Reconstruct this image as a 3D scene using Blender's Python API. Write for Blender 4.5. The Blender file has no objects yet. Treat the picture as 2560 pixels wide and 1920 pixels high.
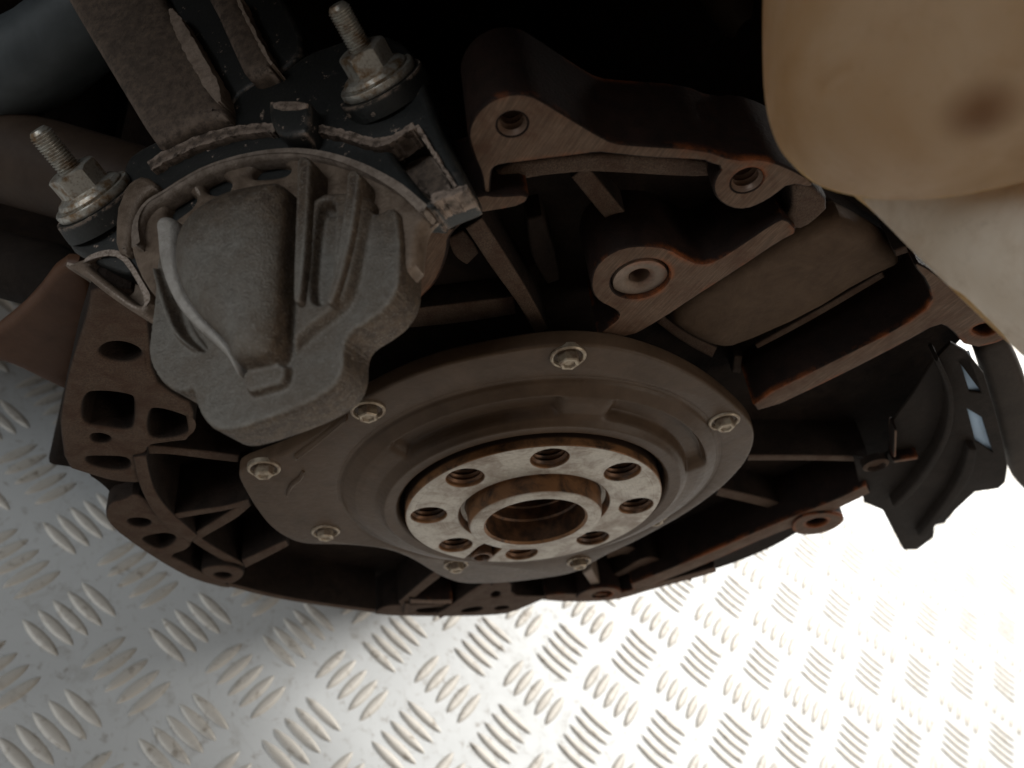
import bpy, bmesh, math, random
import numpy as np
from mathutils import Matrix, Vector
random.seed(7); rng = np.random.default_rng(7)
scn = bpy.context.scene
COL = scn.collection

# ------------------------------------------------------------------ camera, world, lights, exposure
# camera pose and engine pose were measured from the bolt circle of the crank flange and the tread lattice of the floor
F_PX, CX, CY = 2180.0, 1280.0, 960.0                       # focal length in pixels of the 2560 x 1920 photograph
RW = np.array([[0.8703325307, 0.1952877065, 0.4520884844],  # camera axes (x right, y down, z forward) -> world
               [-0.1952539192, -0.7059347990, 0.6808318196],
               [0.4521030779, -0.6808221290, -0.5762673300]])
CAM = np.array([-0.15205178, -0.17332117, 0.44292354])
cam = bpy.data.cameras.new('camera'); camo = bpy.data.objects.new('camera', cam); COL.objects.link(camo)
m = Matrix.Identity(4)
for r in range(3):
    m[r][0], m[r][1], m[r][2], m[r][3] = RW[r, 0], -RW[r, 1], -RW[r, 2], CAM[r]
camo.matrix_world = m
cam.sensor_width = 36; cam.lens = 36 * F_PX / 2560; cam.clip_start = 0.005; cam.clip_end = 60
cam.dof.use_dof = True; cam.dof.focus_distance = 0.235; cam.dof.aperture_fstop = 17
scn.camera = camo

world = bpy.data.worlds.new('World'); scn.world = world; world.use_nodes = True
bg = world.node_tree.nodes['Background']; bg.inputs[0].default_value = (1.0, 0.84, 0.69, 1); bg.inputs[1].default_value = 0.11

def area(name, loc, target, size, power, color):
    l = bpy.data.lights.new(name, 'AREA'); l.energy = power; l.color = color; l.shape = 'RECTANGLE'; l.size, l.size_y = size
    o = bpy.data.objects.new(name, l); COL.objects.link(o); o.location = loc
    o.rotation_euler = (Vector(target) - Vector(loc)).to_track_quat('-Z', 'Y').to_euler(); return o
area('doorway_light', (1.75, 1.00, 1.25), (0.25, 0.05, 0.0), (1.0, 1.2), 85, (1.0, 0.975, 0.93))
area('window_light', (-1.5, -0.25, 1.25), (-0.05, 0.05, 0.1), (0.9, 0.9), 14, (0.90, 0.96, 1.0))
area('front_lamp', (1.15, -1.35, 1.0), (0.0, 0.0, 0.1), (0.8, 0.8), 6.5, (1.0, 0.90, 0.78))

scn.view_settings.view_transform = 'Standard'; scn.view_settings.look = 'None'
scn.view_settings.exposure = 0.0; scn.view_settings.gamma = 1.0
scn.render.engine = 'CYCLES'
scn.cycles.max_bounces = 8

# ------------------------------------------------------------------ frames: planes on which outlines are laid out at their true distance
class Frame:
    def __init__(s, org, a, b, n):
        s.o = np.array(org, float); s.A = np.array([a, b, n], float)   # rows, world
        s.M = Matrix([[s.A[0][i], s.A[1][i], s.A[2][i], s.o[i]] for i in range(3)] + [[0, 0, 0, 1]])
    def at(s, px, py, h=0.0):
        d = RW @ np.array([(px - CX) / F_PX, (py - CY) / F_PX, 1.0]); n = s.A[2]
        k = ((s.o + n * h - CAM) @ n) / (d @ n)
        q = s.A @ (CAM + d * k - s.o); return (q[0], q[1])
    def arr(s, P, h=0.0):
        P = np.asarray(P, float)
        d = np.c_[(P[:, 0] - CX) / F_PX, (P[:, 1] - CY) / F_PX, np.ones(len(P))] @ RW.T
        n = s.A[2]; k = ((s.o + n * h - CAM) @ n) / (d @ n)
        return ((CAM + d * k[:, None] - s.o) @ s.A.T)[:, :2]
    def rad(s, px, py, rpx, h=0.0):
        a, b = s.at(px - rpx, py, h), s.at(px + rpx, py, h); return math.hypot(a[0] - b[0], a[1] - b[1]) / 2
def cam_frame(px, py, depth, ncam, upcam=(0, -1, 0)):
    org = CAM + RW @ (np.array([(px - CX) / F_PX, (py - CY) / F_PX, 1.0]) * depth)
    n = RW @ np.array(ncam, float); n /= np.linalg.norm(n)
    b = RW @ np.array(upcam, float); b -= n * (b @ n); b /= np.linalg.norm(b)
    return Frame(org, np.cross(b, n), b, n)
def crop(x0, y0, sc):
    return lambda *p: [(x0 + x / sc, y0 + y / sc) for x, y in p]
zF = crop(0, 0, 2212 / 2560); z1 = crop(0, 0, 2.6757); z2 = crop(600, 0, 2.9625); z3 = crop(300, 340, 2.0238)
z4 = crop(1040, 60, 3.0722); z5 = crop(1040, 400, 2.0868); z6 = crop(560, 820, 2.2419); z7 = crop(1000, 1040, 3.0722)
z8 = crop(1760, 500, 1.8438); z9 = crop(0, 620, 2.6757); z15 = crop(200, 1100, 3.16); z16 = crop(900, 1350, 2.765)

ENG = Frame((0, 0, 0.24221370), (1, 0, 0), (0, -0.194785151, 0.980845933), (0, -0.98084593, -0.19478515))  # crank axis, face plane
FACE = -0.0160          # the machined joint face of the block, measured along the crank axis from the flange face
DEEP = -0.036          # floor of the cast pockets

# ------------------------------------------------------------------ materials
def new_mat(name):
    mt = bpy.data.materials.new(name); mt.use_nodes = True
    nt = mt.node_tree; b = nt.nodes['Principled BSDF']; return mt, nt, b
def N(nt, t, **kw):
    n = nt.nodes.new(t)
    for k, v in kw.items():
        if k in n.inputs.keys() if hasattr(n.inputs, 'keys') else False: n.inputs[k].default_value = v
        else: setattr(n, k, v)
    return n
def noise(nt, scale, detail=6, rough=.6, vec=None, dist=0):
    n = nt.nodes.new('ShaderNodeTexNoise'); n.inputs['Scale'].default_value = scale; n.inputs['Detail'].default_value = detail
    n.inputs['Roughness'].default_value = rough; n.inputs['Distortion'].default_value = dist
    nt.links.new(vec or coord(nt), n.inputs['Vector']); return n.outputs['Fac']
def coord(nt, out='Object'):
    for n in nt.nodes:
        if n.bl_idname == 'ShaderNodeTexCoord': return n.outputs[out]
    return nt.nodes.new('ShaderNodeTexCoord').outputs[out]
def ramp(nt, fac, lo, hi, a=(0, 0, 0, 1), b=(1, 1, 1, 1)):
    r = nt.nodes.new('ShaderNodeValToRGB'); r.color_ramp.elements[0].position = lo; r.color_ramp.elements[1].position = hi
    r.color_ramp.elements[0].color = a; r.color_ramp.elements[1].color = b; nt.links.new(fac, r.inputs[0]); return r.outputs[0]
def mix(nt, fac, a, b):
    x = nt.nodes.new('ShaderNodeMix'); x.data_type = 'RGBA'
    for i, v in ((0, fac), (6, a), (7, b)):
        if isinstance(v, (int, float)): x.inputs[i].default_value = v
        elif isinstance(v, tuple): x.inputs[i].default_value = (*v[:3], 1)
        else: nt.links.new(v, x.inputs[i])
    return x.outputs[2]
def math_(nt, op, a, b=0.0):
    x = nt.nodes.new('ShaderNodeMath'); x.operation = op
    for i, v in ((0, a), (1, b)):
        if isinstance(v, (int, float)): x.inputs[i].default_value = v
        else: nt.links.new(v, x.inputs[i])
    return x.outputs[0]
def bump(nt, b, h, strength, dist=0.0005):
    x = nt.nodes.new('ShaderNodeBump'); x.inputs['Strength'].default_value = strength; x.inputs['Distance'].default_value = dist
    nt.links.new(h, x.inputs['Height']); nt.links.new(x.outputs[0], b.inputs['Normal'])
def edge_mask(nt, radius, lo=.02, hi=.12):
    """how far the surface normal turns near an edge: worn or rusted edges"""
    bv = nt.nodes.new('ShaderNodeBevel'); bv.samples = 4; bv.inputs['Radius'].default_value = radius
    g = nt.nodes.new('ShaderNodeNewGeometry')
    d = nt.nodes.new('ShaderNodeVectorMath'); d.operation = 'DOT_PRODUCT'
    nt.links.new(bv.outputs[0], d.inputs[0]); nt.links.new(g.outputs['Normal'], d.inputs[1])
    return ramp(nt, math_(nt, 'SUBTRACT', 1.0, d.outputs['Value']), lo, hi)
def facing(nt, lo=.9, hi=.97, streak=.06):
    """1 on front faces (object-space normal along the casting's axis)"""
    s = nt.nodes.new('ShaderNodeSeparateXYZ'); nt.links.new(coord(nt, 'Normal'), s.inputs[0]); return ramp(nt, s.outputs[2], lo, hi)
def rough_from(nt, b, fac, lo, hi):
    r = nt.nodes.new('ShaderNodeMapRange'); r.inputs[3].default_value = lo; r.inputs[4].default_value = hi
    nt.links.new(fac, r.inputs[0]); nt.links.new(r.outputs[0], b.inputs['Roughness'])

def cast_mat(name, c0, c1, rough=.72, metal=0.0, rust=None, machined=None, bumps=.5, sc=160, spec=.28, lo=.9, hi=.97, streak=.06):
    mt, nt, b = new_mat(name)
    n1 = noise(nt, sc, 8, .65, dist=.5); n2 = noise(nt, sc * 7, 4, .6); n3 = noise(nt, sc * .25, 5, .6)
    c = mix(nt, ramp(nt, n1, .35, .68), c0, c1)
    c = mix(nt, math_(nt, 'MULTIPLY', ramp(nt, n3, .45, .75), .55), c, tuple(x * .45 for x in c0))
    if machined:
        mp = nt.nodes.new('ShaderNodeMapping'); mp.inputs['Rotation'].default_value = (0, 0, math.radians(35)); mp.inputs['Scale'].default_value = (1, streak, 1)
        nt.links.new(coord(nt), mp.inputs[0])
        ln = noise(nt, 2600, 3, .5, mp.outputs[0])
        mc = mix(nt, ramp(nt, ln, .38, .66), tuple(x * .72 for x in machined), tuple(x * 1.2 for x in machined))
        mc = mix(nt, math_(nt, 'MULTIPLY', ramp(nt, n1, .42, .66), .8), mc, tuple(x * y for x, y in zip(machined, (.62, .48, .42))))
        c = mix(nt, facing(nt, lo, hi), c, mc)
        nh = math_(nt, 'ADD', n2, math_(nt, 'MULTIPLY', ln, .5))
    else: nh = math_(nt, 'ADD', n2, math_(nt, 'MULTIPLY', n1, 1.5))
    if rust:
        e = math_(nt, 'MULTIPLY', edge_mask(nt, .0030, .01, .08), ramp(nt, noise(nt, sc * .22, 7, .7), .50, .62))
        c = mix(nt, math_(nt, 'MULTIPLY', e, .9), c, rust)
    nt.links.new(c, b.inputs['Base Color']); b.inputs['Metallic'].default_value = metal; b.inputs['Specular IOR Level'].default_value = spec
    rough_from(nt, b, n2, rough - .12, min(1, rough + .14)); bump(nt, b, nh, bumps, .0005)
    return mt
IRON = cast_mat('cast_iron_shaded_sides', (.011, .0072, .0054), (.026, .0165, .012), .75, bumps=.8, machined=(.090, .060, .043), spec=.15, lo=.45, hi=.85, streak=.8)  # near-black sides: pocket shade put into the colour, front faces kept lighter
SLAB = cast_mat('smooth_cast_iron', (.068, .044, .029), (.105, .070, .047), .65, bumps=.4, sc=90, spec=.08)
IRON_DARK = cast_mat('cast_iron_dark', (.010, .0065, .005), (.022, .014, .010), .85, spec=.1)  # dark copy of the iron: unlit recesses and background put into the colour
BOSS = cast_mat('machined_iron_shaded_sides', (.0085, .0046, .0034), (.020, .0098, .0068), .66, rust=(.30, .080, .018), machined=(.125, .080, .054), bumps=.35, spec=.15)  # machined fronts; sides blackened, the shade of the pockets painted in
DOWEL = cast_mat('dowel_steel', (.16, .12, .09), (.27, .20, .16), .5, metal=.2, rust=(.34, .10, .03))
CARRIER = cast_mat('oiled_aluminium_plate', (.062, .039, .024), (.096, .062, .040), .40, metal=.0, bumps=.25, sc=75, spec=.18)
COVER = cast_mat('dark_plastic', (.012, .0082, .0062), (.022, .0155, .012), .75, bumps=.3, spec=.12)
SHIELD = cast_mat('grey_brown_shield', (.036, .027, .021), (.050, .038, .030), .7, bumps=.2, spec=.15)
PIPE = cast_mat('brown_hose', (.034, .020, .0125), (.056, .035, .023), .6, bumps=.15, sc=60)
HOSE_DARK = cast_mat('grey_hose', (.045, .052, .056), (.075, .085, .090), .5, bumps=.1, sc=60)
RUSTBAR = cast_mat('red_brown_side', (.075, .033, .017), (.115, .056, .031), .5, bumps=.15, sc=60)

def steel_flange():
    mt, nt, b = new_mat('machined_steel')
    n1 = noise(nt, 130, 8, .7, dist=.6); n2 = noise(nt, 900, 5, .6)
    mp = nt.nodes.new('ShaderNodeMapping'); mp.inputs['Scale'].default_value = (.25, 1, 1); mp.inputs['Rotation'].default_value = (0, 0, .35)
    nt.links.new(coord(nt), mp.inputs[0]); sc = noise(nt, 700, 4, .7, mp.outputs[0])
    f = facing(nt, .8, .95)
    ln_ = nt.nodes.new('ShaderNodeVectorMath'); ln_.operation = 'LENGTH'; fl = nt.nodes.new('ShaderNodeVectorMath'); fl.operation = 'MULTIPLY'; fl.inputs[1].default_value = (1, 1, 0)
    nt.links.new(coord(nt), fl.inputs[0]); nt.links.new(fl.outputs[0], ln_.inputs[0])
    cb = nt.nodes.new('ShaderNodeCombineXYZ'); nt.links.new(ln_.outputs['Value'], cb.inputs[0]); turn = noise(nt, 2200, 3, .6, cb.outputs[0])
    light = mix(nt, ramp(nt, n2, .3, .7), (.34, .305, .26), (.50, .46, .40))
    c = mix(nt, math_(nt, 'MULTIPLY', ramp(nt, n1, .47, .62), .8), light, (.19, .14, .105))
    c = mix(nt, math_(nt, 'MULTIPLY', ramp(nt, sc, .60, .68), .6), c, (.15, .115, .09)); c = mix(nt, math_(nt, 'MULTIPLY', ramp(nt, turn, .40, .62), .35), c, (.62, .58, .52))
    c = mix(nt, math_(nt, 'MULTIPLY', ramp(nt, noise(nt, 45, 6, .65, dist=.8), .50, .64), .55), c, (.17, .115, .08))
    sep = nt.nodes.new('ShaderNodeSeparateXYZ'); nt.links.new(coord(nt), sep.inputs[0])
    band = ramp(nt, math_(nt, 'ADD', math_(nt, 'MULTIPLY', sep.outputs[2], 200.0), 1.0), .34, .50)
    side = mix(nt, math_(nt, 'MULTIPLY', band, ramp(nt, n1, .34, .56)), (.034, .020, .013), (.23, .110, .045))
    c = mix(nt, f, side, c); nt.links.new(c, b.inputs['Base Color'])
    b.inputs['Metallic'].default_value = .35; rough_from(nt, b, n1, .34, .6); bump(nt, b, math_(nt, 'ADD', turn, sc), .22, .0003); return mt
FLANGE = steel_flange()
def dark_bore():
    mt, nt, b = new_mat('rusty_bore')
    c = mix(nt, ramp(nt, noise(nt, 220, 6, .6), .4, .66), (.060, .036, .025), (.19, .095, .048))
    nt.links.new(c, b.inputs['Base Color']); b.inputs['Roughness'].default_value = .45; b.inputs['Metallic'].default_value = .5
    bump(nt, b, noise(nt, 700), .2, .0003); return mt
BORE = dark_bore()
def thread_mat():
    mt, nt, b = new_mat('threaded_bore'); b.inputs['Base Color'].default_value = (.20, .135, .10, 1); b.inputs['Roughness'].default_value = .4; b.inputs['Metallic'].default_value = .3; return mt
THREAD = thread_mat()
def zinc():
    mt, nt, b = new_mat('zinc_plated_steel')
    n1 = noise(nt, 260, 7, .65); n2 = noise(nt, 1400, 4, .6)
    c = mix(nt, ramp(nt, n1, .47, .62), (.50, .485, .44), (.24, .155, .085)); c = mix(nt, math_(nt, 'MULTIPLY', ramp(nt, n2, .5, .7), .5), c, (.13, .095, .065))
    nt.links.new(c, b.inputs['Base Color']); b.inputs['Metallic'].default_value = .65; rough_from(nt, b, n1, .26, .55); bump(nt, b, n2, .25, .0003); return mt
ZINC = zinc()
def screw_mat():
    mt, nt, b = new_mat('dull_zinc_screw')
    n1 = noise(nt, 420, 6, .6)
    c = mix(nt, ramp(nt, n1, .42, .66), (.36, .30, .225), (.17, .115, .08))
    nt.links.new(c, b.inputs['Base Color']); b.inputs['Metallic'].default_value = .55; rough_from(nt, b, n1, .3, .55); return mt
SCREW = screw_mat()
def aluminium_cast():
    mt, nt, b = new_mat('grimy_cast_aluminium')
    n1 = noise(nt, 45, 9, .72, dist=.3); n2 = noise(nt, 1900, 3, .6); n3 = noise(nt, 420, 6, .7)
    c = mix(nt, ramp(nt, n3, .3, .7), (.125, .112, .095), (.205, .190, .167))
    c = mix(nt, math_(nt, 'MULTIPLY', ramp(nt, n1, .40, .66), .75), c, (.105, .072, .047))
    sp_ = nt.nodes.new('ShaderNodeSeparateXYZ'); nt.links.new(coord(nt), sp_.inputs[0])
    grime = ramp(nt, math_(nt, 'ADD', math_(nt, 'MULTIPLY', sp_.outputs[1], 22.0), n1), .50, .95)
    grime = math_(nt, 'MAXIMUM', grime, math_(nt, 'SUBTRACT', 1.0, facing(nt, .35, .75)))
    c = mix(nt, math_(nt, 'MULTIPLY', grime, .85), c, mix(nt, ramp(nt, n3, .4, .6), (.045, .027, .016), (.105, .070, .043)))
    c = mix(nt, math_(nt, 'MULTIPLY', ramp(nt, noise(nt, 330, 8, .75, dist=1.2), .66, .72), .6), c, (.40, .31, .20))
    c = mix(nt, math_(nt, 'MULTIPLY', ramp(nt, n2, .54, .66), .3), c, (.33, .31, .28)); c = mix(nt, math_(nt, 'MULTIPLY', ramp(nt, noise(nt, 1100, 4, .6), .56, .68), .3), c, (.06, .048, .038))
    e = math_(nt, 'MULTIPLY', edge_mask(nt, .0012, .01, .10), .5); c = mix(nt, e, c, (.34, .32, .29))
    nt.links.new(c, b.inputs['Base Color']); b.inputs['Metallic'].default_value = .35; rough_from(nt, b, n1, .42, .62)
    bump(nt, b, math_(nt, 'ADD', n2, math_(nt, 'MULTIPLY', n3, .8)), .6, .0007); return mt
ALU = aluminium_cast()
def brown_alu():
    mt, nt, b = new_mat('dirty_aluminium_flange')
    n1 = noise(nt, 190, 8, .68); n2 = noise(nt, 1500, 4, .6)
    c = mix(nt, ramp(nt, n1, .36, .64), (.085, .055, .035), (.185, .135, .098))
    e = math_(nt, 'MULTIPLY', edge_mask(nt, .0016, .01, .10), ramp(nt, n2, .3, .6)); c = mix(nt, e, c, (.40, .33, .28))
    nt.links.new(c, b.inputs['Base Color']); b.inputs['Metallic'].default_value = .2; b.inputs['Roughness'].default_value = .6
    bump(nt, b, math_(nt, 'ADD', n1, n2), .5, .0005); return mt
ALU_DIRTY = brown_alu()
def black_paint():
    mt, nt, b = new_mat('chipped_black_paint')
    n1 = noise(nt, 330, 8, .75); n2 = noise(nt, 1300, 4, .6)
    c = mix(nt, ramp(nt, n2, .35, .7), (.010, .011, .0105), (.018, .0195, .019))
    e = math_(nt, 'MULTIPLY', edge_mask(nt, .0016, .015, .09), ramp(nt, n1, .46, .52)); e = math_(nt, 'MAXIMUM', e, ramp(nt, n1, .625, .64))
    c = mix(nt, e, c, (.33, .25, .20)); nt.links.new(c, b.inputs['Base Color']); rough_from(nt, b, n1, .38, .6)
    bump(nt, b, math_(nt, 'SUBTRACT', n2, math_(nt, 'MULTIPLY', e, 1.5)), .3, .0003); return mt
BLACK = black_paint()
def bare_patch():
    mt, nt, b = new_mat('worn_brown_casting')
    n1 = noise(nt, 420, 9, .75); n2 = noise(nt, 90, 6, .6)
    c = mix(nt, ramp(nt, n1, .38, .66), (.060, .042, .031), (.175, .125, .092))
    e = math_(nt, 'MULTIPLY', edge_mask(nt, .0028, .01, .10), ramp(nt, n1, .42, .52)); c = mix(nt, e, c, (.43, .335, .275))
    c = mix(nt, math_(nt, 'MULTIPLY', ramp(nt, n2, .5, .7), .5), c, (.04, .028, .021))
    nt.links.new(c, b.inputs['Base Color']); b.inputs['Roughness'].default_value = .7; bump(nt, b, n1, .8, .0007); return mt
BARE = bare_patch()
PALE = cast_mat('bare_worn_metal', (.22, .165, .130), (.42, .335, .275), .6, bumps=.6, sc=500)
LIP = cast_mat('pale_lit_lip', (.15, .115, .09), (.33, .27, .225), .6, bumps=.5, sc=420)  # light catching the rounded rim, put into a paler colour
def tank_mat(name, lo, hi, tl, spot=None):
    mt, nt, b = new_mat(name)
    n1 = noise(nt, 26, 5, .6, dist=.4); n2 = noise(nt, 55, 9, .75, dist=.7); n3 = noise(nt, 400, 6, .7)
    c = mix(nt, ramp(nt, n1, .36, .64), lo, hi); c = mix(nt, math_(nt, 'MULTIPLY', ramp(nt, n2, .48, .68), .55), c, tuple(x * y for x, y in zip(lo, (.62, .52, .42))))
    c = mix(nt, math_(nt, 'MULTIPLY', ramp(nt, n3, .58, .72), .35), c, tuple(x * .45 for x in lo))
    if spot:      # greasy finger mark
        v = nt.nodes.new('ShaderNodeVectorMath'); v.operation = 'DISTANCE'; v.inputs[1].default_value = spot; nt.links.new(coord(nt), v.inputs[0])
        k = ramp(nt, math_(nt, 'ADD', math_(nt, 'MULTIPLY', v.outputs['Value'], 75.0), math_(nt, 'MULTIPLY', n2, .55)), .42, .78, (1, 1, 1, 1), (0, 0, 0, 1))
        c = mix(nt, math_(nt, 'MULTIPLY', k, .9), c, (.045, .020, .013))
    nt.links.new(c, b.inputs['Base Color']); b.inputs['Roughness'].default_value = .5; bump(nt, b, n3, .15, .0005)
    tr = nt.nodes.new('ShaderNodeBsdfTranslucent'); tr.inputs[0].default_value = (.85, .55, .24, 1)
    ms = nt.nodes.new('ShaderNodeMixShader'); ms.inputs[0].default_value = tl
    out = nt.nodes['Material Output']; nt.links.new(b.outputs[0], ms.inputs[1]); nt.links.new(tr.outputs[0], ms.inputs[2]); nt.links.new(ms.outputs[0], out.inputs[0]); return mt
TF = cam_frame(2250, 250, .150, (-.36, .10, -.92)); TF2 = cam_frame(2450, 650, .162, (-.30, -.05, -.95))
TANK = tank_mat('yellowed_plastic', (.33, .235, .140), (.45, .365, .260), .42, (*TF.at(2458, 288, .022), .022))
SKIRT = tank_mat('pale_plastic', (.54, .475, .38), (.70, .65, .56), .25)
def plate_mat(name, lo, hi, dirt):
    mt, nt, b = new_mat(name)
    geo = nt.nodes.new('ShaderNodeNewGeometry').outputs['Position']
    n1 = noise(nt, 14, 8, .65, geo); n2 = noise(nt, 160, 6, .7, geo, dist=.5); n3 = noise(nt, 1200, 3, .6, geo)
    c = mix(nt, n1, lo, hi); c = mix(nt, math_(nt, 'MULTIPLY', ramp(nt, n2, .56, .70), dirt), c, (.20, .155, .11))
    mp = nt.nodes.new('ShaderNodeMapping'); mp.inputs['Scale'].default_value = (1, .05, 1); mp.inputs['Rotation'].default_value = (0, 0, .5); nt.links.new(geo, mp.inputs[0])
    c = mix(nt, math_(nt, 'MULTIPLY', ramp(nt, noise(nt, 420, 5, .7, mp.outputs[0]), .62, .70), .35), c, (.30, .28, .25))
    c = mix(nt, math_(nt, 'MULTIPLY', ramp(nt, noise(nt, 34, 8, .75, geo, dist=1.0), .54, .70), .40), c, (.30, .27, .23))
    nt.links.new(c, b.inputs['Base Color']); b.inputs['Metallic'].default_value = .18
    rough_from(nt, b, n2, .46, .66); bump(nt, b, math_(nt, 'ADD', n2, n3), .12, .0006); return mt
PLATE = plate_mat('aluminium_tread_plate', (.53, .545, .55), (.65, .665, .67), .55)
TREAD = plate_mat('worn_tread', (.46, .43, .385), (.66, .63, .58), .9)

# ------------------------------------------------------------------ mesh helpers
def link(name, me, mat, parent=None, frame=None, sharp=35):
    if mat: me.materials.clear(); me.materials.append(mat)
    me.shade_smooth(); me.set_sharp_from_angle(angle=math.radians(sharp))
    o = bpy.data.objects.new(name, me); COL.objects.link(o)
    Mw = frame.M if frame else Matrix.Identity(4)
    if parent:
        o.parent = parent; o.matrix_parent_inverse = Matrix.Identity(4); o.matrix_basis = WORLD[parent.name].inverted() @ Mw
    else: o.matrix_basis = Mw
    WORLD[o.name] = Mw.copy(); return o
WORLD = {}
def empty(name, loc, label=None, cat=None):
    o = bpy.data.objects.new(name, None); COL.objects.link(o); o.location = loc; o.empty_display_size = .02
    WORLD[o.name] = Matrix.Translation(loc)
    if label: o['label'] = label; o['category'] = cat
    return o
def chaikin(P, it=2, closed=True):
    P = [tuple(p) for p in P]
    for _ in range(it):
        Q = []
        n = len(P)
        for i in range(n if closed else n - 1):
            a, b = P[i], P[(i + 1) % n]
            Q += [(a[0] * .75 + b[0] * .25, a[1] * .75 + b[1] * .25), (a[0] * .25 + b[0] * .75, a[1] * .25 + b[1] * .75)]
        if not closed: Q = [P[0]] + Q + [P[-1]]
        P = Q
    return P
def circ(c, r, n=40, ry=None, rot=0):
    ry = ry or r
    return [(c[0] + r * math.cos(t) * math.cos(rot) - ry * math.sin(t) * math.sin(rot), c[1] + r * math.cos(t) * math.sin(rot) + ry * math.sin(t) * math.cos(rot)) for t in [2 * math.pi * i / n for i in range(n)]]
def area2(P): return sum(P[i][0] * P[(i + 1) % len(P)][1] - P[(i + 1) % len(P)][0] * P[i][1] for i in range(len(P)))
def prism_mesh(name, loops, top, bot, bevel=0.0006, res=2):
    """closed solid with rounded edges between heights bot and top; loops[0] outer outline, others are openings"""
    cu = bpy.data.curves.new(name, 'CURVE'); cu.dimensions = '2D'; cu.fill_mode = 'BOTH'
    for i, L in enumerate(loops):
        if (area2(L) > 0) != (i == 0): L = L[::-1]
        sp = cu.splines.new('POLY'); sp.points.add(len(L) - 1)
        for p, q in zip(sp.points, L): p.co = (q[0], q[1], 0, 1)
        sp.use_cyclic_u = True
    half = (top - bot) / 2; bevel = min(bevel, half * .9)
    cu.extrude = half - bevel; cu.bevel_depth = bevel; cu.bevel_resolution = res; cu.offset = -bevel
    o = bpy.data.objects.new(name, cu)
    me = bpy.data.meshes.new_from_object(o); bpy.data.objects.remove(o); bpy.data.curves.remove(cu)
    bm = bmesh.new(); bm.from_mesh(me); bmesh.ops.translate(bm, verts=bm.verts, vec=(0, 0, (top + bot) / 2))
    bmesh.ops.remove_doubles(bm, verts=bm.verts, dist=1e-6); bmesh.ops.recalc_face_normals(bm, faces=bm.faces); bm.to_mesh(me); bm.free(); me.name = name; return me
def prism(name, px, top, bot, mat, parent, frame=ENG, bevel=.0006, holes=(), it=2):
    """px: outline read off in photograph pixels on the plane at height top; holes: (x, y, r) with radius in pixels or (outline,)"""
    loops = [[tuple(q) for q in frame.arr(chaikin(px, it), top)]]
    for h in holes:
        if len(h) == 2: loops.append([tuple(q) for q in frame.arr(h[0], top)])
        elif len(h) == 3: loops.append(circ(frame.at(h[0], h[1], top), frame.rad(*h, top), 32))
        else: loops.append([tuple(q) for q in frame.arr(chaikin(h[0], 2), top)])
    return link(name, prism_mesh(name, loops, top, bot, bevel), mat, parent, frame)
def strip_px(pts, w):
    pts = chaikin(pts, 2, False); n = len(pts)
    w = np.interp(np.linspace(0, 1, n), np.linspace(0, 1, len(w)), w); L, R = [], []
    for i in range(n):
        a, b = pts[max(0, i - 1)], pts[min(n - 1, i + 1)]
        d = (b[0] - a[0], b[1] - a[1]); l = math.hypot(*d) or 1; nx, ny = -d[1] / l, d[0] / l
        L.append((pts[i][0] + nx * w[i] / 2, pts[i][1] + ny * w[i] / 2)); R.append((pts[i][0] - nx * w[i] / 2, pts[i][1] - ny * w[i] / 2))
    return L + R[::-1]
def rib(name, pts, w, top, bot, mat, parent, frame=ENG, bevel=.0008):
    out = strip_px(pts, w)
    if name == 'worn_edge':      # paint flaked off along a ragged line
        out = [(a[0] + (b[0] - a[0]) * t + random.uniform(-2.2, 2.2), a[1] + (b[1] - a[1]) * t + random.uniform(-2.2, 2.2)) for a, b in zip(out, out[1:] + out[:1]) for t in (0, .5)]
        bevel = 0.0
    return prism(name, out, top, bot, mat, parent, frame, bevel, it=0)
def lathe_mesh(name, prof, seg=64, center=(0, 0), z0=0.0, closed=False):
    V, Fc = [], []
    for r, z in prof:
        for i in range(seg):
            t = 2 * math.pi * i / seg; V.append((center[0] + r * math.cos(t), center[1] + r * math.sin(t), z0 + z))
    n = len(prof)
    for j in range(n if closed else n - 1):
        k = (j + 1) % n
        for i in range(seg):
            i2 = (i + 1) % seg; Fc.append((j * seg + i, j * seg + i2, k * seg + i2, k * seg + i))
    me = bpy.data.meshes.new(name); me.from_pydata(V, [], Fc); return me
def fix_normals(me):
    bm = bmesh.new(); bm.from_mesh(me); bmesh.ops.remove_doubles(bm, verts=bm.verts, dist=1e-7); bmesh.ops.recalc_face_normals(bm, faces=bm.faces); bm.to_mesh(me); bm.free(); return me
def lathe(name, prof, mat, parent, frame, center=(0, 0), z0=0.0, seg=64, sharp=35, closed=False):
    return link(name, fix_normals(lathe_mesh(name, prof, seg, center, z0, closed)), mat, parent, frame, sharp)
def thread_hole(parent, frame, c, r, top, depth, name='threaded_hole', turns=7, mat=None):
    prof = [(r * 1.03, -.0002), (r * 1.0, -r * .18)]
    z = -r * .18; p = (depth - r * .2) / turns
    for i in range(turns): prof += [(r * .98, z - p * .15), (r * .86, z - p * .5), (r * .98, z - p * .85)]; z -= p
    prof += [(r * .7, -depth), (0.00001, -depth - r * .3)]
    return lathe(name, prof, mat or THREAD, parent, frame, c, top, 32, 50)
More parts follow.
